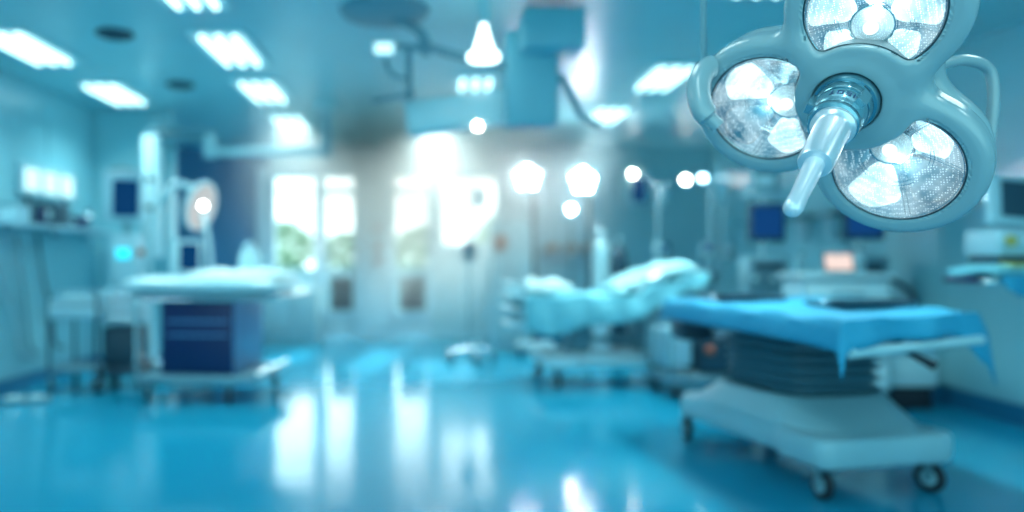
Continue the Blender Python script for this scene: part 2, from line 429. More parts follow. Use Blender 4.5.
def drape(u, v):
    m0, m1 = .085, .055
    s, q = -m0+(1+2*m0)*u, -m1+(1+2*m1)*v
    sc, qc = min(max(s, 0), 1), min(max(q, 0), 1)
    ds, dq = abs(s-sc)*1.15, abs(q-qc)*1.75
    p = tp(sc, qc)
    out = Vector((0, 0, 0))
    if s < 0: out += (tp(0, qc)-tp(1, qc)).normalized()*(.35*ds)
    if s > 1: out += (tp(1, qc)-tp(0, qc)).normalized()*(.9*ds)
    if q < 0: out += (tp(sc, 0)-tp(sc, 1)).normalized()*(.3*dq+.03*math.sin(sc*14)*min(1, dq*9))
    if q > 1: out += (tp(sc, 1)-tp(sc, 0)).normalized()*(.3*dq)
    if s < 0 or s > 1: out += Vector((.3, -1, 0))*(.02*math.sin(qc*19)*min(1, ds*9))
    z = .903-ds*1.1-dq*1.0*(1 if q < 0 else .7)
    if q < 0: z -= dq*(.22*math.exp(-(sc/.13)**2)+1.5*math.exp(-((sc-1)/.12)**2))      # the corners of the cloth hang lowest
    if s < 0: z -= ds*.15*math.exp(-(qc/.12)**2)
    wr = .006*math.sin(qc*26+3*sc)*math.sin(sc*7+1)+.007*math.exp(-((sc-.25-.2*qc)/.05)**2)
    return (p+out+Vector((0, 0, z+(wr if ds+dq == 0 else 0))))
dm = MB().grid(drape, 48, 60)
tag(build('surgical_drape', dm, M_drape, None, solid=.004), 'bright blue drape lying over the operating table in the right foreground', 'drape', loc=(ox, oy, 0))
def tray(px, py, L, W, rz, lab):
    Y = .225*750/(py-260); x = (px-430)/750*Y
    t = thing('instrument_tray', lab, 'tray', (x, Y, .912), rz, 'dark trays on the blue drape')
    build('tray_pan', MB().rbox((0, 0, .006), (L, W, .012), .03).tube([(-L/2, -W/2, .02), (L/2, -W/2, .02), (L/2, W/2, .02), (-L/2, W/2, .02)], .008, 8, closed=True), M_dgrey, t)
    build('tray_handle', MB().tube([(-L/2, -.04, .02), (-L/2-.03, -.03, .025), (-L/2-.03, .03, .025), (-L/2, .04, .02)], .006), M_steel, t)
tray(743, 297.5, .42, .26, .2, 'dark flat tray on the far left part of the blue drape')
tray(862, 303.5, .5, .24, .3, 'dark flat tray on the right part of the blue drape')

# ------------------------------------------------------------------ middle bed
t = thing('hospital_bed', 'hospital bed in the middle distance with raised back and white wheeled base', 'bed', (1.72, 7.1, 0), math.radians(8))
mbs = MB().rbox((-.05, 0, .24), (1.35, .56, .12), .1).rbox((-.55, 0, .24), (.34, .72, .1), .08).rbox((.5, 0, .22), (.3, .68, .1), .08)
build('base', mbs, M_white, t)
build('lift_column', MB().rbox((-.35, 0, .44), (.2, .3, .32), .04).rbox((.32, 0, .44), (.2, .3, .32), .04).box((0, 0, .4), (.8, .05, .06)), M_grey, t)
for (x, y) in ((-.62, -.3), (-.62, .3), (.52, -.28), (.52, .28)): caster(t, x, y, .2, .07, .2)
build('bed_frame', MB().box((-.35, 0, .63), (1.15, .74, .06)).box((.2, -.36, .63), (1.5, .03, .06)).box((.2, .36, .63), (1.5, .03, .06)), M_grey, t, bevel=.008)
ft = MB()
for z in (.56, .70, .82, .93): ft.tube(smooth_pts([(-.93, -.3, z), (-.99, -.26, z), (-1.0, 0, z), (-.99, .26, z), (-.93, .3, z)], 4), .024)
ft.tube([(-.93, -.3, .5), (-.93, -.3, .96)], .022).tube([(-.93, .3, .5), (-.93, .3, .96)], .022)
build('footboard', ft, M_white, t)
def bedprof(x):      # mattress centre height along the bed
    return .74+(.27*max(0, (x-.05)/.85)**1.1 if x > .05 else 0)
mt = MB()
def mattress(u, v):
    x = -.88+1.78*u; a = 2*PI*v; c, s_ = math.cos(a), math.sin(a); q = (abs(c)**5+abs(s_)**5)**(-.2)
    e = min(1, min(u, 1-u)/.03)**.5
    return (x, .36*q*c*(.9+.1*e), bedprof(x)+.075*q*s_*e)
mt.grid(mattress, 30, 28)
build('mattress', mt, M_dgrey, t)
sr = MB().tube(smooth_pts([(.1, -.39, .64), (.12, -.39, .9), (.25, -.39, 1.0), (.55, -.39, 1.05), (.66, -.39, .95), (.66, -.39, .66)], 5), .016).tube([(.3, -.39, .66), (.32, -.39, 1.0)], .01).tube([(.48, -.39, .66), (.48, -.39, 1.03)], .01)
build('side_rail', sr, M_steel, t)
# sheet over it
def bsheet(u, v):
    x = -.95+1.72*u; yy = -.62+1.15*v
    yc = min(max(yy, -.385), .385); d = abs(yy-yc)*(1-.55*min(1, max(0, (x+.1)/.6)))
    ex = max(0, -.9-x)
    z = bedprof(min(x, .9))+.088-d*(1.05 if yy < 0 else .9)-ex*1.4
    drop = .10*math.exp(-((x+.72)/.22)**2)*min(1, d*5)
    z -= drop
    z += .012*math.sin(x*17+yy*9)*(1-min(1, d*6))+.03*math.exp(-((x-.35)/.18)**2)*(1-min(1, d*8))
    off = (.03+.018*math.sin(x*21))*min(1, d*8)*(-1 if yy < 0 else 1)
    return (x, yc+off+(.12*(yy-yc)), z)
o = tag(build('bed_sheet', MB().grid(bsheet, 60, 40), M_cyan, None, solid=.006), 'turquoise sheet spread over the middle bed and hanging down its near side', 'sheet', loc=(1.72, 7.1, 0)); o.rotation_euler.z = math.radians(8)
def lump(seed, L, W, Hh):
    rr = random.Random(seed); ph = [rr.uniform(0, 6) for _ in range(5)]
    def f(u, v):
        a, b = 2*u-1, 2*v-1
        k = max(0, 1-a**4)*max(0, 1-b**4)
        return (a*L/2, b*W/2, Hh*k**.6*(.75+.2*math.sin(6*a+ph[0])*math.cos(4*b+ph[1])+.12*math.sin(13*a+ph[2]+3*b)))
    return f
o = tag(build('crumpled_blanket', MB().grid(lump(2, .80, .60, .12), 40, 30), mat('pale_blanket', srgb(150, 208, 216), .85, bump=.3, bscale=16), None, solid=-.004), 'crumpled pale blanket heaped on the raised end of the middle bed', 'blanket', loc=(2.06, 7.15, 0.965)); o.rotation_euler = (0, -.3, math.radians(8))
o = tag(build('pillow', MB().grid(lump(5, .5, .4, .10), 24, 20).grid(lambda u, v: (lambda p: (p[0], p[1], -p[2]*.4))(lump(5, .5, .4, .10)(u, 1-v)), 24, 20), M_sheet, None), 'white pillow on the low end of the middle bed by the footboard', 'pillow', loc=(1.05, 7.0, .885)); o.rotation_euler.z = .1

# ------------------------------------------------------------------ left stretcher trolley
t = thing('treatment_trolley', 'padded treatment trolley at left with navy cabinet below and casters', 'trolley', (-1.82, 6.35, 0), math.radians(-6))
build('cabinet', MB().rbox((0, 0, .54), (.60, .72, .6), .015), M_side, t, label='light blue cabinet body')
build('cabinet_front', MB().rbox((0, -.365, .54), (.60, .012, .6), .005).box((0, -.3725, .66), (.5, .006, .012), mi=1).box((0, -.3725, .55), (.5, .006, .012), mi=1), [M_navy, M_side], t, label='navy blue drawer fronts')
build('base', MB().rbox((0, 0, .2), (.98, .84, .06), .05), M_grey, t)
for (x, y) in ((-.42, -.35), (.26, -.35), (-.2, .32), (.42, .34)): caster(t, x, y, .18, .065, .4)
build('bumper_bar', MB().tube([(.5, -.42, .24), (.5, .42, .24)], .026).cyl((.46, -.3, .22), (.5, -.3, .24), .012).cyl((.46, .3, .22), (.5, .3, .24), .012), M_chrome, t)
build('top_shelf', MB().rbox((0, 0, .86), (1.16, .76, .04), .05), M_grey, t)
build('push_rail', MB().tube(smooth_pts([(.56, -.36, .86), (.66, -.38, .86), (.7, -.32, .86), (.7, .32, .86), (.66, .36, .86), (.56, .36, .86)], 4), .022), M_chrome, t)
build('cross_rail', MB().tube([(-.56, -.385, .83), (.56, -.385, .83)], .012).tube([(-.5, -.385, .5), (-.5, -.385, .86)], .014).tube([(-.5, -.385, .22), (-.5, -.385, .5)], .014), M_steel, t)
def pad(u, v):
    x = -.66+1.32*u; a = 2*PI*v; c, s_ = math.cos(a), math.sin(a); q = (abs(c)**4+abs(s_)**4)**(-.25)
    e = max(0, 1-(2*u-1)**6)**.5
    return (x, .41*q*c*(.85+.15*e), .945+(.07*q*s_+.012*math.sin(9*x)*max(0, s_))*e)
build('mattress', MB().grid(pad, 40, 32), M_white, t)
o = tag(build('folded_sheet', MB().grid(lump(9, .84, .56, .07), 40, 30), M_sheet, None, solid=-.004), 'rumpled white sheet lying on the padded trolley at left', 'sheet', loc=(-1.62, 6.42, 1.012)); o.rotation_euler.z = -.1

# ------------------------------------------------------------------ foreground surgical lamp
def surface_nets(fn, lo, hi, h):
    """mesh of fn(x,y,z)=0 on a grid of step h, one vertex per crossed cell"""
    ax = [np.arange(lo[i], hi[i]+h, h) for i in range(3)]
    X, Y, Z = np.meshgrid(*ax, indexing='ij'); D = fn(X, Y, Z)
    n = np.array(D.shape)-1
    cs = [(i, j, k) for i in (0, 1) for j in (0, 1) for k in (0, 1)]
    sl = lambda c: tuple(slice(c[a], c[a]+n[a]) for a in range(3))
    ins = [D[sl(c)] < 0 for c in cs]
    tot = sum(i.astype(int) for i in ins); act = (tot > 0) & (tot < 8)
    P = np.zeros(tuple(n)+(3,)); W = np.zeros(tuple(n))
    for a in range(8):
        for b in range(a+1, 8):
            d = [cs[b][q]-cs[a][q] for q in range(3)]
            if sum(abs(x) for x in d) != 1: continue
            m = ins[a] != ins[b]; da, db = D[sl(cs[a])], D[sl(cs[b])]
            t = np.where(m, da/np.where(m, da-db, 1), 0)
            for q in range(3): P[..., q] += np.where(m, cs[a][q]+t*d[q], 0)
            W += m
    idx = -np.ones(tuple(n), int); I = np.argwhere(act); idx[act] = np.arange(len(I))
    V = (I+P[act]/W[act][:, None])*h+np.array(lo)
    Fc = []
    S = D < 0
    for a in range(3):
        b, c = (a+1) % 3, (a+2) % 3
        s0 = [slice(None)]*3; s1 = [slice(None)]*3; s0[a] = slice(0, -1); s1[a] = slice(1, None)
        cr = np.argwhere(S[tuple(s0)] != S[tuple(s1)])
        ok = (cr[:, b] > 0) & (cr[:, c] > 0) & (cr[:, b] < n[b]) & (cr[:, c] < n[c]); cr = cr[ok]
        fl = S[tuple(cr.T)]
        def g(db, dc): q = cr.copy(); q[:, b] += db; q[:, c] += dc; return idx[tuple(q.T)]
        Q = np.stack([g(-1, -1), g(0, -1), g(0, 0), g(-1, 0)], 1)
        Q[~fl] = Q[~fl][:, ::-1]
        Fc.append(Q)
    return V, np.concatenate(Fc)
LC = Vector((.9636, 1.70, 1.5174)); n_ = Vector((-.5866, -.5898, -.5550)).normalized()
u_ = Vector((0, 0, 1)).cross(n_).normalized(); v_ = n_.cross(u_)
ML = Matrix(((u_.x, v_.x, n_.x, LC.x), (u_.y, v_.y, n_.y, LC.y), (u_.z, v_.z, n_.z, LC.z), (0, 0, 0, 1)))
PA = [3.1389, 3.1389+1.8648, 3.1389+4.40]; RP, RL, RC = .1975, .1349, .127
_d = Vector(PX(847.5, 99.5, 1.0))-Vector((0, 0, H)); _k = (LC-Vector((0, 0, H))).dot(n_)/_d.dot(n_)
_h = ML.inverted() @ (Vector((0, 0, H))+_d*_k); HX, HY = _h.x, _h.y          # centre of the handle socket
MH = Matrix.Translation((HX, HY, 0)); iM0 = ML.inverted()
pc = [(RP*math.cos(a), RP*math.sin(a)) for a in PA]
lamp = bpy.data.objects.new('surgical_lamp', None); col.objects.link(lamp); lamp.empty_display_size = .1
lamp.matrix_world = ML
tag(lamp, 'large sharp three-lobed surgical lamp in the right foreground with a steel handle', 'surgical lamp')
smin = lambda a, b, k: (lambda h: b*(1-h)+a*h-k*h*(1-h))(np.clip(.5+.5*(b-a)/k, 0, 1))
smax = lambda a, b, k: -smin(-a, -b, k)
def disc(X, Y, Z, cx, cy, r, z0, z1, rd):
    d = np.hypot(X-cx, Y-cy)-r+rd; e = np.abs(Z-(z0+z1)/2)-(z1-z0)/2+rd
    return np.hypot(np.maximum(d, 0), np.maximum(e, 0))+np.minimum(np.maximum(d, e), 0)-rd
def outline(X, Y, Z, r, rh, z0, z1, rd, k):
    D = disc(X, Y, Z, 0, 0, rh, z0, z1, rd)
    for (cx, cy) in pc: D = smin(D, disc(X, Y, Z, cx, cy, r, z0, z1, rd), k)
    return D
def lens2d(X, Y, cx, cy, grow=0):
    return smax(np.hypot(X-cx, Y-cy)-RL-grow, RC-grow-np.hypot(X, Y), .022)
def housing(X, Y, Z):
    D = outline(X, Y, Z, RL+.047, .135, -.066, .004, .026, .05)
    D = smin(D, disc(X, Y, Z, HX, HY, .098, -.05, .013, .012), .018)       # raised hub
    for (cx, cy) in pc:
        L = lens2d(X, Y, cx, cy)
        D = smax(D, -smax(L, np.abs(Z-.03)-.086, .004), .006)             # cavity
        D = smax(D, -smax(np.abs(L-.006)-.0016, np.abs(Z-.004)-.004, .001), .001)
    D = smax(D, -smax(np.hypot(X-HX, Y-HY)-.072, np.abs(Z-.03)-.028, .004), .004)
    return D
V, Fq = surface_nets(housing, (-.42, -.42, -.075), (.42, .42, .026), .0034)
mb = MB(); mb.v = [tuple(p) for p in V]; mb.f = [tuple(q) for q in Fq]; mb.m = [0]*len(mb.f)
build('housing', mb, M_lamp, lamp).data.set_sharp_from_angle(angle=math.radians(70))
V, Fq = surface_nets(lambda X, Y, Z: smin(outline(X, Y, Z, RL+.039, .15, -.118, -.066, .024, .06), disc(X, Y, Z, 0, 0, .13, -.15, -.08, .03), .04), (-.41, -.41, -.165), (.41, .41, -.05), .006)
mb = MB(); mb.v = [tuple(p) for p in V]; mb.f = [tuple(q) for q in Fq]; mb.m = [0]*len(mb.f)
build('back_shell', mb, M_lamp, lamp)

def dotted(name, base, e_lo, e_hi, scale, metal=.0, dens=.35, ec=(.86, 1, 1, 1)):
    """moulded prism plastic: tiny glowing beads over a tinted sheet, brightness varying in patches with the bulbs behind"""
    m = bpy.data.materials.new(name); m.use_nodes = True; n = m.node_tree; b = n.nodes['Principled BSDF']
    b.inputs['Base Color'].default_value = base; b.inputs['Metallic'].default_value = metal; b.inputs['Roughness'].default_value = .25
    t = n.nodes.new('ShaderNodeTexCoord'); vo = n.nodes.new('ShaderNodeTexVoronoi'); vo.inputs['Scale'].default_value = scale
    vo.inputs['Randomness'].default_value = .35
    r = n.nodes.new('ShaderNodeMapRange'); r.inputs[1].default_value = dens; r.inputs[2].default_value = dens-.12
    no = n.nodes.new('ShaderNodeTexNoise'); no.inputs['Scale'].default_value = 14; no.inputs['Detail'].default_value = 3
    r2 = n.nodes.new('ShaderNodeMapRange'); r2.inputs[1].default_value = .38; r2.inputs[2].default_value = .66; r2.inputs[3].default_value = e_lo; r2.inputs[4].default_value = e_hi
    n.links.new(t.outputs['Object'], vo.inputs[0]); n.links.new(t.outputs['Object'], no.inputs[0])
    n.links.new(vo.outputs['Distance'], r.inputs[0]); n.links.new(no.outputs['Fac'], r2.inputs[0])
    mu = n.nodes.new('ShaderNodeMath'); mu.operation = 'MULTIPLY_ADD'; mu.inputs[1].default_value = e_hi*1.3
    n.links.new(r.outputs[0], mu.inputs[0]); n.links.new(r2.outputs[0], mu.inputs[2]); n.links.new(mu.outputs[0], b.inputs['Emission Strength'])
    b.inputs['Emission Color'].default_value = ec
    bp = n.nodes.new('ShaderNodeBump'); bp.inputs['Strength'].default_value = .5; bp.inputs['Distance'].default_value = .001
    n.links.new(vo.outputs['Distance'], bp.inputs['Height']); n.links.new(bp.outputs[0], b.inputs['Normal'])
    return m
D_refl = dotted('beaded_reflector', srgb(90, 145, 168), .0, .34, 200, .3)
D_fan = dotted('glowing_prism_fan', srgb(190, 220, 228), .18, .85, 200, 0)
D_fan2 = dotted('dim_prism_fan', srgb(96, 150, 170), .0, .42, 170, .2)
D_core = dotted('glowing_inner_lens', srgb(170, 210, 220), .08, .45, 300, 0)
M_lip = mat('lens_gasket', srgb(60, 84, 92), .3, metal=.6)
for pi_, (a, (cx, cy)) in enumerate(zip(PA, pc)):
    d = Vector((math.cos(a), math.sin(a))); e2 = Vector((-d.y, d.x))
    cen = Vector((cx, cy))-d*.042              # optical centre, nearer the hub
    def w2(rr, th, z, cen=cen, d=d, e2=e2):
        p = cen+d*(rr*math.cos(th))+e2*(rr*math.sin(th)); return (p.x, p.y, z)
    def clipr(th, grow=0.0, cen=cen, d=d, e2=e2, cx=cx, cy=cy):     # radius at which the lens outline is met
        dr = d*math.cos(th)+e2*math.sin(th); q = cen-Vector((cx, cy)); bq = q.dot(dr)
        return -bq+math.sqrt(max(0, bq*bq-q.length_squared+(RL+grow)**2))
    # bowl
    def bowl(i, j, clipr=clipr, w2=w2):
        th = 2*PI*j; R = clipr(th, .0015); rr = R*i
        return w2(max(rr, .0005), th, -.048+.044*(i**2.2)+.0006*math.cos(24*th)*i)
    refl = build('reflector', MB().grid(bowl, 16, 96), D_refl, lamp)
    # prism fans: rounded panels standing on the bowl
    K = 6
    for k in range(K):
        t0, half = k*2*PI/K+(.1 if pi_ == 2 else .35), .48 if k % 2 else .42
        R = clipr(t0)
        def fan(i, j, t0=t0, half=half, R=R, clipr=clipr, w2=w2):
            s = 2*j-1; rr = .046+(R*.93-.046)*i
            wd = half*(1-.5*abs(2*i-1)**7)*(.86+.14*i)
            th = t0+s*wd; Rt = clipr(th); rr = min(rr*(1-.05*s*s), Rt*.97)
            return w2(rr, th, -.040+.034*((rr/Rt)**2.2)+.004*(1-s*s))
        build('prism_fan', MB().grid(fan, 16, 16), D_fan if (k % 2 or pi_ == 2) else D_fan2, refl, solid=.002)
    rim_ = MB().tube([w2(.043, 2*PI*k/40, -.036) for k in range(40)], .0022, 6, closed=True)
    rim_.tube([w2(.047, 2*PI*k/40, -.040) for k in range(40)], .0014, 6, closed=True)
    for q in (.52, .57, .97): rim_.tube([w2(clipr(2*PI*k/90)*q, 2*PI*k/90, -.0455+.044*q**2.2+.004) for k in range(90)], .0009, 5, closed=True)
    for k in range(6):
        for dq in (-.03, .03):
            th = (k+.5)*2*PI/6+(.1 if pi_ == 2 else .35)+dq; rim_.tube([w2(clipr(th)*q, th, -.0455+.044*q**2.2+.003) for q in (.4, .6, .8, .95)], .0008, 5)
    build('lens_ring', rim_, M_steel, refl)
    Mc = Matrix.Translation((cen.x, cen.y, -.040))
    build('inner_lens', MB().lathe([(.042, 0), (.040, .006), (.030, .014), (.016, .019), (.001, .021)], 32, 0, Mc), D_core, refl)
    build('led_bulb', MB().lathe([(.016, .018), (.014, .026), (.008, .031), (.001, .033)], 24, 0, Mc), emis('led', (.9, 1, 1, 1), 1.2), refl)
    # cover glass and its lip, following the cavity outline
    pts = []
    for k in range(180):
        th = 2*PI*k/180; dr = Vector((math.cos(th), math.sin(th))); lo_, hi_ = 0, .3
        base = Vector((cx, cy))+d*.02
        for _ in range(22):
            m_ = (lo_+hi_)/2; p = base+dr*m_
            if float(lens2d(np.float64(p.x), np.float64(p.y), cx, cy)) < 0: lo_ = m_
            else: hi_ = m_
        pts.append(base+dr*lo_)
    gl = MB(); gl.add([(p.x, p.y, -.003) for p in pts]+[(cx+d.x*.02, cy+d.y*.02, -.001)], [(k, (k+1) % 180, 180) for k in range(180)])
    build('cover_glass', gl, M_glass, lamp)
    build('glass_gasket', MB().tube([(p.x, p.y, .0) for p in pts], .0024, 6, closed=True), M_lip, lamp)
_t = iM0 @ Vector(PX(791, 212, (LC+n_*.495).y)); _ax = (_t-Vector((HX, HY, .04))).normalized()
MHT = Matrix.Translation((HX, HY, .04)) @ _ax.to_track_quat('Z', 'Y').to_matrix().to_4x4() @ Matrix.Translation((0, 0, -.04))
# hub, collar and sterile handle
build('hub_collar', MB().lathe([(.069, .0), (.070, .022), (.066, .03), (.060, .032), (.060, .055), (.057, .060)], 40, 0, MH), mat('smoked_steel', srgb(120, 165, 178), .15, metal=.85), lamp)
cr = MB().lathe([(.055, .04), (.055, .098), (.052, .103), (.050, .112), (.053, .116), (.053, .128), (.048, .133)], 40, 0, MH)
for k in range(3): 
    a = k*2*PI/3+.5; cr.box((.060*math.cos(a), .060*math.sin(a), .075), (.014, .022, .05), rz=a, M=MH)
collar = build('handle_collar', cr, mat('collar_steel', srgb(130, 176, 190), .2, metal=.75), lamp)
build('handle_sleeve', MB().lathe([(.044, .120), (.046, .145), (.038, .153), (.036, .16), (.0345, .30), (.032, .308), (.022, .310)], 36, 0, MHT), mat('sleeve_aluminium', srgb(228, 230, 236), .28, metal=.6), lamp)
build('handle_grip', MB().lathe([(.0195, .30), (.0195, .34), (.017, .43), (.018, .475), (.0165, .486), (.012, .4925), (.004, .4955)], 32, 0, MHT), mat('frosted_handle', srgb(222, 226, 234), .28, metal=.35), lamp)
# small dark marking printed on the collar
mk = MB()
vd = (Vector((0, 0, H))-(LC+n_*.1)); vl = Vector((vd.dot(u_), vd.dot(v_))); a0 = math.atan2(vl.y, vl.x)
glyph = [[(0, 0, 1, .25), (0, 0, .25, 1), (0, .8, 1, .2), (.75, 0, .25, .45)], [(0, 0, .25, 1), (.75, 0, .25, 1), (0, .4, 1, .2)], [(0, 0, 1, .2), (0, .4, 1, .2), (0, .8, 1, .2), (0, .4, .25, .6)], [(0, 0, .25, 1), (0, 0, 1, .2), (.75, 0, .25, 1), (0, .8, 1, .2)], [(0, .8, 1, .2), (.4, 0, .25, 1)]]
for gi, g in enumerate(glyph):
    for (x, y, w_, h_) in g:
        aa = a0+.1+((gi-2.5)*.017+x*.012+w_*.006)/.0555
        zz = .072+.018*(y+h_/2)
        mk.add([(HX+.0556*math.cos(aa+s*w_*.006/.0555), HY+.0556*math.sin(aa+s*w_*.006/.0555), zz+q*h_*.009) for s, q in ((-1, -1), (1, -1), (1, 1), (-1, 1))], [(0, 1, 2, 3)])
build('printed_marking', mk, mat('marking_ink', srgb(30, 70, 110), .5), collar, smooth=False)
# grab handles round the rim
def rimp(th, r, z): return (r*math.cos(th), r*math.sin(th), z)
def grab(pts): return MB().tube(smooth_pts(pts, 8), .0135, 12)
iM = ML.inverted()
def img(px, py, Y): return iM @ Vector(PX(px, py, Y))
build('grab_handle', grab([img(935, 66, 1.80), img(962, 60, 1.82), img(985, 66, 1.84), img(993, 84, 1.85), img(992, 120, 1.86), img(986, 150, 1.86), img(972, 160, 1.84)]), M_lamp, lamp)
build('grab_handle', MB().tube(smooth_pts([img(722, 66, 1.87), img(708, 68, 1.86), img(700, 80, 1.85), img(699, 96, 1.84), img(704, 112, 1.83), img(718, 126, 1.83)], 8), [.018]*6+[.028]*29+[.018]*6, 14), M_lamp, lamp)
yk = MB().tube(smooth_pts([(0, 0, -.13), (.0, .02, -.2), (.03, .12, -.24)], 6), .03, 14)
build('rear_joint', yk.ball((.03, .12, -.24), .045), M_lamp, lamp)
top = iM @ Vector((LC.x+.28, LC.y+.35, ZC)); kn = Vector((.03, .12, -.24))
elb = iM @ Vector((LC.x+.28, LC.y+.35, 2.25))
build('suspension_arm', MB().tube([kn, elb, top], [.028, .03, .03], 14), M_lamp, lamp)
a_ = Vector(PX(703.5, 98, 2.1)); 
build('suspension_rod', MB().tube([iM @ a_, iM @ Vector((a_.x, a_.y, ZC))], .0085, 10), M_grey, lamp)
build('rod_bracket', MB().tube([iM @ a_, iM @ Vector((a_.x+.1, a_.y-.12, a_.z-.01)), (pc[0][0]*1.1, pc[0][1], -.1)], .011, 10), M_grey, lamp)
lamp_lights = []
for (cx, cy) in pc:
    l = bpy.data.lights.new('petal_glow', 'POINT'); l.energy = .12; l.shadow_soft_size = .01; l.color = (.85, 1, 1)
    o = bpy.data.objects.new('petal_glow', l); col.objects.link(o); o.parent = lamp; o.location = (cx, cy, -.014)
# ------------------------------------------------------------------ left side
sh = MB().rbox((XL+.14, 6.75, 1.45), (.26, 2.6, .03), .01)
for y in (5.6, 6.4, 7.2, 7.9): sh.box((XL+.08, y, 1.40), (.12, .03, .08))
tag(build('wall_shelf', sh, M_offw), 'long narrow shelf on the left wall below the glow panels', 'shelf')
def bottle(x, y, z, h, r, m, lab, grp=None):
    t = thing('bottle', lab, 'bottle', (x, y, z), group=grp)
    build('bottle_body', MB().lathe([(r*.9, 0), (r, .01), (r, h*.6), (r*.8, h*.72), (r*.4, h*.8), (r*.4, h*.86)], 20), m, t)
    build('cap', MB().lathe([(r*.48, h*.85), (r*.48, h)], 16), M_dgrey, t)
def jarbox(name, x, y, z, d, m, lab, cat, rz=0, top=None):
    t = thing(name, lab, cat, (x, y, z), rz)
    build('container_body', MB().rbox((0, 0, d[2]/2), d, .015), m, t)
    build('lid', MB().rbox((0, 0, d[2]+.008), (d[0]*1.04, d[1]*1.04, .022), .018), top or M_grey, t)
    build('front_label', MB().box((0, -d[1]/2-.001, d[2]*.5), (d[0]*.6, .002, d[2]*.4)), M_white, t, smooth=False)
jarbox('storage_box', XL+.14, 6.35, 1.465, (.18, .24, .14), M_offw, 'pale storage box at the near end of the wall shelf', 'box')
bottle(XL+.12, 6.62, 1.465, .24, .045, M_dgrey, 'dark bottle next to the pale storage box on the wall shelf')
bottle(XL+.17, 6.76, 1.465, .19, .04, M_navy, 'navy blue bottle on the wall shelf')
jarbox('instrument_case', XL+.14, 7.0, 1.465, (.2, .26, .2), M_dgrey, 'dark instrument case in the middle of the wall shelf', 'case')
bottle(XL+.15, 7.24, 1.465, .27, .05, M_grey, 'tall grey bottle just beyond the dark case on the wall shelf')
jarbox('glove_box', XL+.14, 7.48, 1.465, (.16, .24, .11), M_navy, 'navy glove box on the wall shelf', 'box')
bottle(XL+.14, 7.75, 1.465, .2, .045, M_steel, 'steel bottle at the far end of the wall shelf')
t = thing('wall_glow_panels', 'three glowing panels added for the window glow on the left wall', 'glow panels', (XL, 7.15, 1.88))  # glowing panels added in place of the window reflection on the wall
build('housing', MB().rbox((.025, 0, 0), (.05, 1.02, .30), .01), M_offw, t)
for k in range(3): build('glow_panel', MB().box((.053, -.33+.33*k, 0), (.006, .25, .2)), E_winglow, t, smooth=False)
for i, (y0, z0, sag, lab) in enumerate([(6.25, 1.4, .28, 'pale hose hanging from the near end of the wall shelf'), (6.6, 1.4, .12, 'thin grey cable looping down below the wall shelf'), (6.95, 1.4, .2, 'dark cable hanging in the middle of the left wall')]):
    m = [M_offw, M_grey, M_dgrey][i]
    tag(build('hose' if i == 0 else 'cable', MB().tube(smooth_pts([(XL+.03, y0, z0), (XL+.05, y0+.05, z0-.35), (XL+.04, y0+.05+sag, z0-.8), (XL+.04, y0+.1+sag, .35), (XL+.03, y0+.3+sag, .28)], 8), .013), m), lab, 'hose' if i == 0 else 'cable')
t = thing('foot_pedal', 'shiny twin foot pedal on the floor by the left wall', 'pedal', (-3.26, 6.05, 0), .3)
build('base', MB().rbox((0, 0, .02), (.36, .18, .04), .02), M_grey, t)
for s in (-1, 1): build('pedal', MB().rbox((s*.085, 0, .055), (.14, .15, .02), .015), M_chrome, t)

# two-shelf trolley by the left wall
t = thing('utility_cart', 'two-shelf utility cart with dark posts against the left wall', 'cart', (-3.08, 6.7, 0))
for z, m in ((.79, M_offw), (.70, M_offw), (.2, M_grey)): build('shelf', MB().rbox((0, 0, z), (.44, .5, .03 if z != .70 else .12), .02), m, t)
for sx in (-1, 1):
    for sy in (-1, 1):
        build('post', MB().tube([(sx*.205, sy*.235, .14), (sx*.205, sy*.235, .86)], .016), M_dgrey, t); caster(t, sx*.19, sy*.22, .15, .055, .5)
jarbox('drape_box', -3.1, 6.66, .807, (.3, .22, .05), M_offw, 'low white box on the two-shelf utility cart', 'box')
# monitor column
t = thing('equipment_column', 'white equipment column on casters with a cyan display by the left wall', 'equipment cart', (-2.78, 6.85, 0), .12)
build('base', MB().rbox((0, 0, .16), (.42, .5, .08), .05), M_dgrey, t)
for sx in (-1, 1):
    for sy in (-1, 1): caster(t, sx*.17, sy*.2, .13, .055, .2*sx)
build('lower_cabinet', MB().rbox((0, 0, .38), (.3, .36, .34), .02), M_dgrey, t)
for k in range(3):
    d_ = build('drawer', MB().rbox((0, -.01, .63+k*.105), (.34, .4, .09), .012), M_offw, t)
    build('drawer_handle', MB().tube([(-.08, -.225, .63+k*.105), (.08, -.225, .63+k*.105)], .007), M_steel, d_)
build('upper_housing', MB().rbox((0, .04, 1.15), (.24, .22, .46), .03), M_offw, t)
build('display', MB().rbox((0.0, -.08, 1.21), (.12, .02, .09), .012), E_cyan, t)
build('control_knob', MB().cyl((.15, -.02, 1.22), (.15, -.10, 1.22), .03), M_orange, t, label='red-brown control knob')
build('pole', MB().cyl((0, .06, 1.36), (0, .06, 1.5), .03), M_grey, t)
t = thing('patient_monitor', 'dark-screened monitor on top of the left equipment column', 'monitor', (-2.80, 6.85, 1.50), .25)
build('monitor_case', MB().rbox((0, 0, .23), (.33, .16, .45), .035), M_offw, t)
build('screen', MB().rbox((.03, -.083, .21), (.22, .008, .33), .004), E_scrdk, t)
build('top_handle', MB().tube(smooth_pts([(-.1, 0, .44), (-.09, 0, .48), (.09, 0, .48), (.1, 0, .44)], 4), .012), M_dgrey, t)

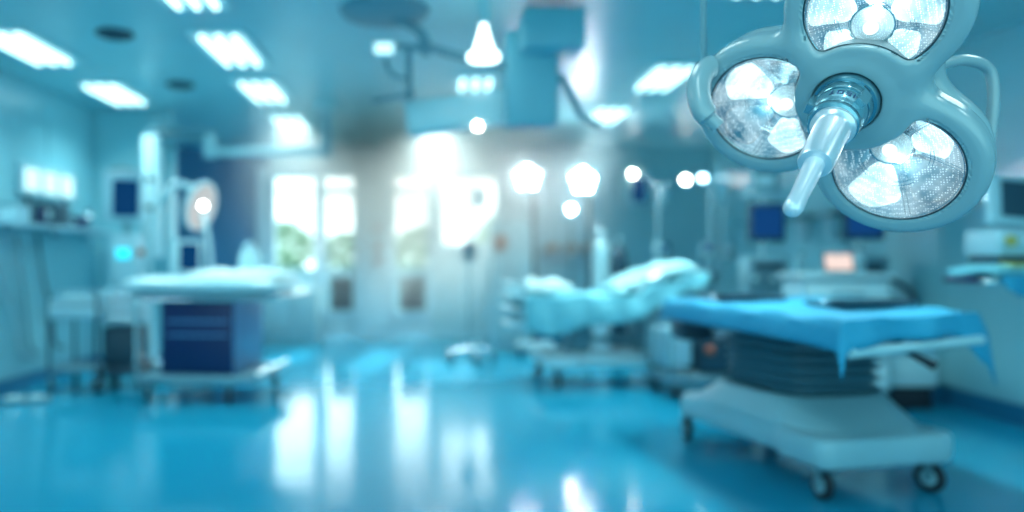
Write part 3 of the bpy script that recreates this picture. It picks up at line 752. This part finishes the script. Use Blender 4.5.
# arched mobile examination lamp behind the trolley
t = thing('examination_lamp', 'oval examination lamp on a curved white arm behind the treatment trolley', 'lamp', (-2.45, 7.45, 0))
build('base', MB().rbox((0, 0, .12), (.5, .4, .06), .1), M_offw, t)
for sx in (-1, 1):
    for sy in (-1, 1): caster(t, sx*.2, sy*.14, .1, .045, .3)
build('curved_arm', MB().tube(smooth_pts([(-.3, 0, .14), (-.35, 0, .7), (-.34, 0, 1.3), (-.25, 0, 1.7), (-.08, .0, 1.9), (.1, .05, 1.86)], 8), .035), M_white, t)
build('support_arm', MB().tube(smooth_pts([(.2, 0, .14), (.28, 0, .8), (.25, 0, 1.3), (.17, .06, 1.62)], 8), .026), M_white, t)
Mh = Matrix.Translation((.17, 0, 1.68)) @ Vector((.92, -.27, -.28)).to_track_quat('Z', 'Y').to_matrix().to_4x4()
build('lamp_head', MB().lathe([(.03, -.09), (.14, -.075), (.245, -.03), (.26, 0), (.25, .02), (.235, .022), (.232, .012)], 40, 0, Mh, cap=False), M_white, t)
build('diffuser', MB().lathe([(.232, .0), (.232, .013), (.01, .018)], 40, 0, Mh), E_head, t)
build('bulb', MB().ball(Mh @ Vector((-.02, .02, .04)), .03), emis('soft_bulb', (.95, 1, 1, 1), 14), t)

t = thing('monitor_stand', 'small navy-screened monitor on a slim stand behind the treatment trolley', 'monitor', (-2.26, 6.98, 0))
build('base', MB().lathe([(.17, 0), (.17, .02), (.03, .05)]), M_grey, t)
build('pole', MB().cyl((0, 0, .04), (0, 0, 1.05), .02), M_grey, t)
build('monitor_case', MB().rbox((0, 0, 1.18), (.27, .06, .31), .02), M_white, t)
build('screen', MB().rbox((.03, -.032, 1.18), (.18, .006, .25), .003), E_scrdk, t)
t = thing('jug', 'white lidded jug standing at the back of the treatment trolley', 'jug', (-1.60, 6.64, 1.03))
build('jug_body', MB().lathe([(.075, 0), (.09, .02), (.09, .14), (.07, .19), (.06, .22)], 24), M_white, t)
build('lid', MB().lathe([(.062, .22), (.064, .24), (.02, .262), (.018, .28), (.001, .285)], 24), M_offw, t)
build('handle', MB().tube(smooth_pts([(.085, 0, .17), (.14, 0, .16), (.14, 0, .07), (.088, 0, .04)], 5), .01), M_white, t)

t = thing('low_cabinet', 'low white cabinet standing under the left window', 'cabinet', (-1.95, 10.68, 0))
build('cabinet_body', MB().rbox((0, 0, .42), (.78, .5, .68), .01).box((0, .02, .04), (.72, .44, .08)), M_white, t)
for s in (-1, 1):
    d_ = build('door', MB().rbox((s*.19, -.258, .42), (.37, .018, .62), .004), M_offw, t)
    build('door_handle', MB().tube([(s*.04, -.285, .5), (s*.04, -.285, .62)], .008), M_steel, d_)
jarbox('specimen_box', -2.1, 10.6, .765, (.3, .2, .16), M_grey, 'grey box on the low cabinet under the window', 'box')

# jointed ceiling pendant at left
t = thing('ceiling_pendant', 'white jointed ceiling pendant whose column hangs behind the left trolley', 'pendant', (-1.1, 8.0, ZC))
zc = -ZC
build('ceiling_mount', MB().lathe([(.16, 0), (.15, -.06), (.07, -.1)], 28), M_white, t)
build('mount_column', MB().cyl((0, 0, -.08), (0, 0, -.55), .06), M_offw, t)
build('swing_arm', MB().tube(smooth_pts([(0, 0, -.5), (-.5, 0, -.49), (-1.25, 0, -.5)], 5), .05), M_white, t)
build('elbow_joint', MB().cyl((-1.25, 0, -.56), (-1.25, 0, -.3), .065), M_white, t)
build('upper_arm', MB().tube([(-1.25, 0, -.33), (-1.8, -.05, -.36)], .055).rbox((-1.55, -.02, -.28), (.66, .16, .05), .04), M_grey, t)
build('supply_column', MB().rbox((-1.84, -.05, -.98), (.19, .17, 1.3), .04), M_white, t)
for z in (-.8, -1.1, -1.4): build('socket', MB().box((-1.84, -.137, z), (.08, .01, .06)), M_dgrey, t)

# ------------------------------------------------------------------ centre
def iv_stand(x, y, h, label, rz=0):
    t = thing('drip_stand', label, 'drip stand', (x, y, 0), rz)
    bs = MB()
    for k in range(5):
        a = k*2*PI/5; bs.tube([(0, 0, .16), (.27*math.cos(a), .27*math.sin(a), .12)], [.022, .014])
        caster(t, .27*math.cos(a), .27*math.sin(a), .12, .045, a)
    build('base', bs, M_chrome, t)
    build('pole', MB().cyl((0, 0, .14), (0, 0, h), .015), M_steel, t)
    hk = MB()
    for s in (-1, 1): hk.tube(smooth_pts([(0, 0, h-.01), (s*.1, 0, h-.01), (s*.13, 0, h+.03), (s*.15, 0, h+.01)], 4), .007)
    build('hooks', hk, M_steel, t)
    bg_ = build('infusion_bag', MB().rbox((.11, 0, h-.14), (.1, .03, .2), .014).cyl((.11, 0, h-.05), (.11, 0, h+.0), .006).cyl((.11, 0, h-.24), (.11, 0, h-.3), .01), M_offw, t)
    build('pump', MB().rbox((.0, -.07, h*.62), (.16, .12, .2), .02), M_grey, t)
    build('pump_display', MB().box((0, -.132, h*.65), (.1, .004, .06)), E_scrdk, t, smooth=False)
    return t
iv = iv_stand(.44, 8.5, 2.0, 'chrome drip stand standing alone in front of the bright window')
copy_tree(iv, None, (2.52, 8.3, 0), .4, 'drip stand nearest behind the raised end of the middle bed')
copy_tree(iv, None, (2.95, 7.9, 0), -.5, 'drip stand between the middle bed and the blue-screened tower')
copy_tree(iv, None, (3.35, 8.6, 0), 1.1, 'drip stand farthest back in the right corner of the room')

t = thing('supply_cabinet', 'tall grey-blue supply cabinet between the window and the middle bed', 'cabinet', (1.06, 9.75, 0))
build('cabinet_body', MB().rbox((0, 0, .86), (.56, .5, 1.56), .01).box((0, 0, .05), (.5, .44, .1)), M_wallb, t)
for s in (-1, 1):
    d_ = build('door', MB().rbox((s*.138, -.258, .86), (.268, .016, 1.5), .004), M_wallb, t)
    build('door_handle', MB().tube([(s*.03, -.285, .8), (s*.03, -.285, 1.0)], .008), M_steel, d_)
tag(build('notice', MB().rbox((0, 0, 0), (.16, .008, .2), .003), M_orange), 'small red-brown notice on the tall grey-blue cabinet', 'notice', loc=(.89, 9.478, 1.37))
for i, (x, z, lab) in enumerate([(-.76, 1.62, 'upper small reddish switch plate on the pillar between the glazed doors'), (-.76, 1.34, 'middle small reddish switch plate on the pillar between the glazed doors'), (-.76, 1.14, 'lowest small reddish switch plate on the pillar between the glazed doors')]):
    t = thing('switch_plate', lab, 'switch', (x, YB-.12, z), group='switch plates on the pillar')
    build('plate', MB().rbox((0, -.008, 0), (.12, .016, .12), .004), mat('dusky_plate', srgb(130, 130, 140), .5), t)
    build('rocker', MB().box((0, -.02, 0), (.05, .01, .06)), M_orange, t, bevel=.002)
def mobile_lamp(x, y, z, label, small=False):
    t = thing('mobile_surgical_lamp', label, 'lamp', (x, y, 0))
    build('base', MB().rbox((.1, .1, .12), (.46, .4, .06), .1), M_offw, t)
    for sx in (-1, 1):
        for sy in (-1, 1): caster(t, .1+sx*.18, .1+sy*.14, .1, .045, .3)
    build('pole', MB().cyl((.1, .1, .14), (.1, .1, z-.1), .028), M_dgrey, t)
    build('arm', MB().tube(smooth_pts([(.1, .1, z-.12), (.1, .12, z+.02), (.0, .06, z)], 6), .022), M_grey, t)
    Mh = Matrix.Translation((0, 0, z)) @ Matrix.Rotation(PI/2, 4, 'X')
    build('lamp_head', MB().lathe([(.05, -.07), (.16, -.05), (.19, -.01), (.19, .015), (.175, .02), (.01, .012)], 36, 0, Mh), M_grey, t)
    for k in range(5):
        a = PI/2+k*2*PI/5; build('bulb', MB().ball(Mh @ Vector((.105*math.cos(a), .105*math.sin(a), .03)), .032, n=8), E_bulb, t)
    build('bulb', MB().ball(Mh @ Vector((0, 0, .03)), .028, n=8), E_bulb, t)
mobile_lamp(1.165, 9.0, 2.135, 'left mobile lamp with five glaring bulbs above the foot of the middle bed')
mobile_lamp(1.83, 9.0, 2.10, 'right mobile lamp with five glaring bulbs above the middle bed')
t = thing('task_light', 'small round glaring task light below the right mobile lamp', 'lamp', (1.80, 9.6, 0))
build('base', MB().lathe([(.16, 0), (.16, .02), (.03, .04)]), M_grey, t)
build('pole', MB().cyl((0, 0, .03), (0, 0, 1.74), .014), M_grey, t)
build('shade', MB().lathe([(.02, -.1), (.05, -.06), (.07, 0)], 24, 0, Matrix.Translation((0, -.02, 1.80)) @ Matrix.Rotation(PI/2, 4, 'X'), cap=False), M_grey, t)
build('bulb', MB().ball((0, -.04, 1.80), .036), E_bulb, t)
for (x, z, m, y, lab) in [(3.70, 2.31, E_warm, 10.9, 'left of the two glowing wall spotlights at the far right of the back wall'), (3.95, 2.33, E_cool, 10.9, 'right of the two glowing wall spotlights at the far right of the back wall')]:
    t = thing('wall_spotlight', lab, 'spotlight', (x, YB, z), group=None)
    build('mount', MB().cyl((0, 0, 0), (0, -.06, 0), .05), M_grey, t)
    build('shade', MB().lathe([(.03, .04), (.055, .10), (.062, .15)], 24, 0, Matrix.Rotation(PI/2, 4, 'X'), cap=False), M_grey, t)
    build('bulb', MB().ball((0, -.14, 0), .042), m, t)
t = thing('wall_monitor', 'white-framed monitor with a glowing top light on the back wall', 'monitor', (2.98, YB, 2.2))
build('bracket', MB().box((0, -.06, 0), (.08, .12, .1)), M_grey, t)
build('monitor_case', MB().rbox((0, -.15, 0), (.36, .09, .58), .03), M_white, t)
build('screen', MB().box((0.03, -.197, -.04), (.2, .006, .36)), E_scrdk, t, smooth=False)
build('indicator_lamp', MB().ball((-.06, -.21, .19), .036), E_warm, t)
ws = MB().rbox((0, -.1, 0), (.95, .2, .03), .01)
for s in (-1, 1): ws.box((s*.4, -.05, -.05), (.03, .1, .07))
tag(build('bracket_shelf', ws, M_grey), 'short bracket shelf on the back wall above the middle bed', 'shelf', loc=(2.05, YB, 1.26))
for i, (x, lab) in enumerate([(1.76, 'leftmost brown carton on the bracket shelf'), (2.05, 'middle brown carton on the bracket shelf'), (2.34, 'rightmost brown carton on the bracket shelf')]):
    t = thing('carton', lab, 'carton', (x, YB-.1, 1.275), .1*i, group='cartons on the bracket shelf')
    build('carton_body', MB().box((0, 0, .05), (.18, .12, .1)), mat('carton_card', srgb(150, 132, 124), .8), t, bevel=.003)
    build('flap', MB().box((0, 0, .103), (.17, .055, .004)), mat('carton_flap', srgb(170, 150, 138), .8), t)
def gas(x, y, m, lab, h=1.42):
    t = thing('gas_cylinder', lab, 'gas cylinder', (x, y, 0))
    build('cylinder_body', MB().lathe([(.08, 0), (.09, .02), (.09, h-.25), (.075, h-.17), (.03, h-.12), (.025, h-.08)], 28), m, t)
    build('valve', MB().cyl((0, 0, h-.1), (0, 0, h), .022).cyl((-.05, 0, h-.03), (.05, 0, h-.03), .014), M_steel, t)
gas(1.90, 8.35, M_white, 'white gas cylinder standing behind the middle bed', 1.5)
gas(2.13, 8.45, M_dgrey, 'dark gas cylinder standing behind the middle bed', 1.42)

# low instrument trolley between the two beds
t = thing('instrument_trolley', 'low instrument trolley with an orange knob between middle bed and operating table', 'trolley', (2.42, 6.45, 0), .1)
build('base', MB().rbox((0, 0, .16), (.95, .5, .06), .05), M_grey, t)
for sx in (-1, 1):
    for sy in (-1, 1): caster(t, sx*.4, sy*.2, .14, .055, .4*sx)
build('side_box', MB().rbox((-.36, 0, .42), (.18, .42, .3), .02), M_offw, t)
build('motor_box', MB().rbox((.05, 0, .36), (.5, .4, .3), .03), M_dgrey, t)
build('top_frame', MB().tube([(-.46, -.24, .62), (.46, -.24, .62), (.46, .24, .62), (-.46, .24, .62)], .02, closed=True).tube([(-.46, -.24, .19), (-.46, -.24, .62)], .015).tube([(.46, -.24, .19), (.46, -.24, .62)], .015).tube([(-.46, .24, .19), (-.46, .24, .62)], .015).tube([(.46, .24, .19), (.46, .24, .62)], .015), M_steel, t)
build('knob', MB().ball((-.12, -.22, .40), .04), M_orange, t, label='orange knob')

# ------------------------------------------------------------------ right wall equipment
def tower(x, y, rz, label, h=1.62, w_=.42, zs=1.42):
    t = thing('equipment_tower', label, 'equipment tower', (x, y, 0), rz)
    build('base', MB().rbox((0, 0, .15), (w_+.12, .52, .08), .05), M_dgrey, t)
    for sx in (-1, 1):
        for sy in (-1, 1): caster(t, sx*.2, sy*.2, .12, .05, .5)
    build('cabinet', MB().rbox((0, 0, .5), (w_, .42, .6), .02), M_offw, t)
    for k in range(3):
        d_ = build('drawer', MB().rbox((0, -.215, .31+k*.19), (w_-.04, .012, .17), .003), M_white, t)
        build('drawer_handle', MB().tube([(-.08, -.235, .31+k*.19), (.08, -.235, .31+k*.19)], .007), M_dgrey, d_)
    build('upper_unit', MB().rbox((0, .03, 1.0), (w_*.86, .34, .36), .02), M_grey, t)
    for k in range(4): build('dial', MB().cyl((-.12+.08*k, -.14, .98), (-.12+.08*k, -.165, .98), .022), M_dgrey if k % 2 else M_white, t)
    build('gauge_panel', MB().box((0, -.143, 1.09), (.26, .006, .07)), M_dgrey, t)
    build('mast', MB().cyl((0, .05, 1.16), (0, .05, h+.14), .025), M_steel, t)
    m_ = build('screen_case', MB().rbox((0, -.06, zs), (.32, .08, .36), .02), M_dgrey, t)
    build('screen', MB().box((0, -.103, zs), (.26, .006, .28)), E_screen, m_, smooth=False)
    build('top_tray', MB().rbox((0, .05, h+.15), (.34, .26, .03), .02), M_offw, t)
    build('breathing_hose', MB().tube(smooth_pts([(w_*.4, -.14, 1.0), (w_*.75, -.25, .85), (w_*.7, -.25, .55), (w_*.35, -.24, .7)], 8), .022), M_dgrey, t)
    return t
tw = tower(3.12, 7.0, -.15, 'equipment tower with a bright blue screen below the surgical lamp handle', zs=1.50)
copy_tree(tw, None, (3.70, 6.45, 0), -.2, 'equipment tower with a blue screen half hidden by the surgical lamp')
jarbox('supply_bin', 3.13, 7.05, 1.787, (.24, .2, .2), M_grey, 'grey bin on the top tray of the tower nearer the bed', 'bin', -.15)
t = thing('drug_cart', 'pale drug cart by the right wall behind the operating table', 'cart', (3.15, 5.85, 0), -.12)
build('cart_body', MB().rbox((0, 0, .58), (.62, .46, .84), .02), M_offw, t)
build('worktop', MB().rbox((0, 0, 1.03), (.68, .52, .04), .03), M_white, t)
for k in range(4):
    d_ = build('drawer', MB().rbox((0, -.238, .28+k*.2), (.58, .014, .18), .003), M_white, t)
    build('drawer_handle', MB().tube([(-.12, -.262, .3+k*.2), (.12, -.262, .3+k*.2)], .008), M_steel, d_)
for sx in (-1, 1):
    for sy in (-1, 1): caster(t, sx*.25, sy*.17, .16, .055, .3)
t = thing('tablet', 'pinkish glowing tablet propped on the pale drug cart', 'tablet', (3.18, 5.82, 1.052), -.3)
Mt = Matrix.Rotation(math.radians(-30), 4, 'X')
build('tablet_case', MB().rbox((0, 0, .09), (.22, .015, .17), .006, M=Mt), M_dgrey, t)
build('screen', MB().box((0, -.009, .09), (.19, .003, .14), M=Mt), emis('pink_screen', (.9, .72, .66, 1), .9), t, smooth=False)
build('prop', MB().tube([(0, .06, .14), (0, .12, .008)], .006), M_grey, t)
bottle(3.38, 5.9, 1.052, .2, .04, M_offw, 'white bottle on the right end of the pale drug cart')
bottle(2.95, 5.95, 1.052, .16, .035, M_grey, 'small grey bottle on the left end of the pale drug cart')
t = thing('waste_bin', 'low white bin with a dark base on the floor by the right wall', 'bin', (3.70, 5.9, 0))
build('plinth', MB().rbox((0, 0, .09), (.34, .3, .18), .03), M_black, t)
build('bin_body', MB().rbox((0, 0, .30), (.38, .34, .24), .03), M_white, t)
build('lid', MB().rbox((0, 0, .43), (.4, .36, .03), .03), M_offw, t)
# medical rail on the right wall with gas outlets
rl = MB().box((XR-.05, 7.6, 1.62), (.03, 4.6, .06))
for y in (5.6, 6.9, 8.2, 9.6): rl.box((XR-.02, y, 1.62), (.06, .04, .04))
tag(build('wall_rail', rl, M_steel), 'long steel equipment rail on the right wall', 'rail')
for i, y in enumerate((7.4, 8.0, 8.7, 9.3)):
    t = thing('suction_jar', ['nearest', 'second nearest', 'third nearest', 'farthest'][i]+' suction jar clipped to the rail on the right wall', 'jar', (XR-.12, y, 1.36))
    build('jar_body', MB().lathe([(.05, 0), (.06, .01), (.06, .2), (.055, .22)], 20), M_offw, t)
    build('lid', MB().lathe([(.065, .22), (.065, .25), (.02, .26)], 20), M_dgrey, t)
    build('clip', MB().box((.045, 0, .24), (.05, .03, .08)), M_dgrey, t)

# ------------------------------------------------------------------ wall-arm shelf at far right
t = thing('wall_arm_tray', 'steel-edged equipment tray on a wall arm at the right edge', 'tray', (3.50, 4.4, 1.03), 0)
build('tray_plate', MB().rbox((0, 0, 0), (.72, .44, .03), .04), M_navy, t)
build('front_rail', MB().tube(smooth_pts([(-.34, -.1, .0), (-.385, -.2, .0), (-.34, -.25, .0), (.34, -.25, .0)], 5), .018), M_chrome, t)
build('wall_arm', MB().rbox((.45, .05, -.05), (.3, .1, .07), .02), M_offw, t)
t = thing('defibrillator', 'pale medical device with a dark tilted screen on the wall-arm tray', 'medical device', (3.48, 4.42, 1.11), 0)
build('device_body', MB().rbox((0, 0, .14), (.48, .28, .15), .03), M_offw, t)
build('device_foot', MB().rbox((0, 0, .045), (.44, .26, .04), .02), M_dgrey, t)
Mt = Matrix.Translation((0.02, .0, .24)) @ Matrix.Rotation(math.radians(-10), 4, 'X') @ Matrix.Rotation(math.radians(6), 4, 'Y')
build('monitor_case', MB().rbox((0, 0, .14), (.44, .06, .30), .03, M=Mt), M_offw, t)
build('screen', MB().box((.02, -.033, .15), (.34, .006, .22), M=Mt), M_dgrey, t, smooth=False, label='dark screen')
build('yellow_dial', MB().cyl((-.17, -.14, .15), (-.17, -.16, .15), .03), mat('dull_yellow', srgb(170, 170, 90), .5), t)
for k in range(3): build('dial', MB().cyl((-.07+.09*k, -.14, .15), (-.07+.09*k, -.158, .15), .024), M_white, t)
tag(build('yellow_packet', MB().rbox((0, 0, .012), (.26, .1, .024), .01), mat('yellow_wrap', srgb(160, 175, 110), .6)), 'yellowish packet lying at the front of the wall-arm tray', 'packet', loc=(3.38, 4.24, 1.11))
tag(build('tray_cloth', MB().grid(lambda u, v: (-.33+.66*u, -.20+.40*v, .012+.012*math.sin(9*u+5*v)), 24, 16), M_cyan, None, solid=-.05), 'folded turquoise cloth covering the wall-arm tray', 'cloth', loc=(3.50, 4.4, 1.046))
def hang(u, v):
    x = -.20+.34*u-.1*(v)*(u-.3); return (x, -.275-.012*math.sin(12*u)*v, .035-.12*v*(1-.55*abs(2*u-.8)**1.5))
tag(build('hanging_cloth', MB().grid(hang, 20, 12), M_drape, None, solid=.008), 'small blue cloth hanging over the front edge of the wall-arm tray', 'cloth', loc=(3.34, 4.4, 1.03))

# ------------------------------------------------------------------ ceiling equipment in the middle
t = thing('lamp_carrier', 'ceiling canopy with jointed arms and a small lit lamp above the middle of the room', 'ceiling arm', (-.3, 4.95, ZC))
build('canopy', MB().lathe([(.30, 0), (.28, -.035), (.2, -.06), (.08, -.07)], 40), M_grey, t)
build('drop_tube', MB().tube(smooth_pts([(.05, 0, -.05), (.2, 0, -.12), (.27, 0, -.2), (.27, 0, -.3)], 5), .03), M_grey, t)
build('long_arm', MB().tube(smooth_pts([(.22, 0, -.22), (.55, 0, -.32), (1.03, 0, -.41), (1.17, 0, -.46)], 5), .026), M_grey, t)
build('curved_arm', MB().tube(smooth_pts([(1.17, 0, -.44), (1.24, 0, -.58), (1.3, 0, -.70), (1.42, 0, -.76)], 6), .024), M_grey, t)
build('short_arm', MB().tube([(.27, 0, -.26), (-.08, 0, -.22)], .02).tube([(.16, 0, -.24), (.16, 0, -.6)], .022).tube(smooth_pts([(.0, 0, -.3), (.04, 0, -.42), (.16, 0, -.46)], 5), .014).tube([(.2, 0, -.55), (-.08, 0, -.60)], .016), M_grey, t)
build('lamp_head', MB().rbox((0.0, 0, -.27), (.16, .12, .10), .03), M_white, t)
build('lit_lens', MB().rbox((0.0, -.063, -.27), (.12, .01, .07), .004), emis('lit_lens', (.5, .92, 1, 1), 1.5), t)
t = thing('supply_beam', 'long pale supply beam hanging from a teal ceiling box', 'pendant', (.75, 5.3, ZC))
build('ceiling_box', MB().rbox((.03, -.45, -.19), (.40, .36, .25), .03), mat('teal_casing', srgb(104, 176, 192), .4), t)
build('hanger', MB().rbox((-.08, -.3, -.45), (.34, .2, .62), .03), mat('teal_casing', (0, 0, 0, 1)), t)
Mv = Matrix.Translation((-.42, -.1, -.62)) @ Matrix.Rotation(math.radians(-7), 4, 'Y')
build('beam', MB().rbox((0, 0, 0), (1.0, .24, .22), .04, M=Mv), M_white, t)
for x in (-.02, .22, .42): build('spot', MB().ball(Mv @ Vector((x, -.11, -.12)), .024, n=8), E_warm, t)
t = thing('downlight', 'glaring bell-shaped lamp hanging left of the teal ceiling box', 'lamp', (.34, 4.75, ZC))
build('stem', MB().cyl((0, 0, 0), (0, 0, -.16), .035), M_white, t)
build('bell_shade', MB().lathe([(.018, -.15), (.028, -.2), (.055, -.29), (.062, -.31)], 28, cap=False), emis('glowing_shade', (.8, .98, 1, 1), 3.5), t)
build('lit_ring', MB().lathe([(.07, -.33), (.10, -.35), (.10, -.38), (.02, -.39)], 28), emis('glowing_ring', (.7, .97, 1, 1), 4), t)

# ------------------------------------------------------------------ scattering volume added for the glare in front of the glazed doors
hz = bpy.data.materials.new('glare_scatter'); hz.use_nodes = True; n = hz.node_tree; n.nodes.clear()
t_ = n.nodes.new('ShaderNodeTexCoord'); le = n.nodes.new('ShaderNodeVectorMath'); le.operation = 'LENGTH'
m1 = n.nodes.new('ShaderNodeMapRange'); m1.inputs[1].default_value = 1.0; m1.inputs[2].default_value = 0.0; m1.inputs[3].default_value = 0; m1.inputs[4].default_value = 1; m1.interpolation_type = 'SMOOTHSTEP'
m2 = n.nodes.new('ShaderNodeMath'); m2.operation = 'MULTIPLY'; m2.inputs[1].default_value = .7
vs = n.nodes.new('ShaderNodeVolumeScatter'); vs.inputs[0].default_value = (.82, .95, 1, 1); vs.inputs['Anisotropy'].default_value = .25
o_ = n.nodes.new('ShaderNodeOutputMaterial')
n.links.new(t_.outputs['Object'], le.inputs[0]); n.links.new(le.outputs['Value'], m1.inputs[0]); n.links.new(m1.outputs[0], m2.inputs[0]); n.links.new(m2.outputs[0], vs.inputs['Density']); n.links.new(vs.outputs[0], o_.inputs['Volume'])
hb = MB().ball((0, 0, 0), 1.0, n=20)
o = build('glare', hb, hz, smooth=False); o.location = (-.1, 9.1, 2.1); o.scale = (2.7, 3.0, 1.9)
o['kind'] = 'stuff'; o['label'] = 'thin volume added for the bloom of light at the glazed doors'; o['category'] = 'glare'
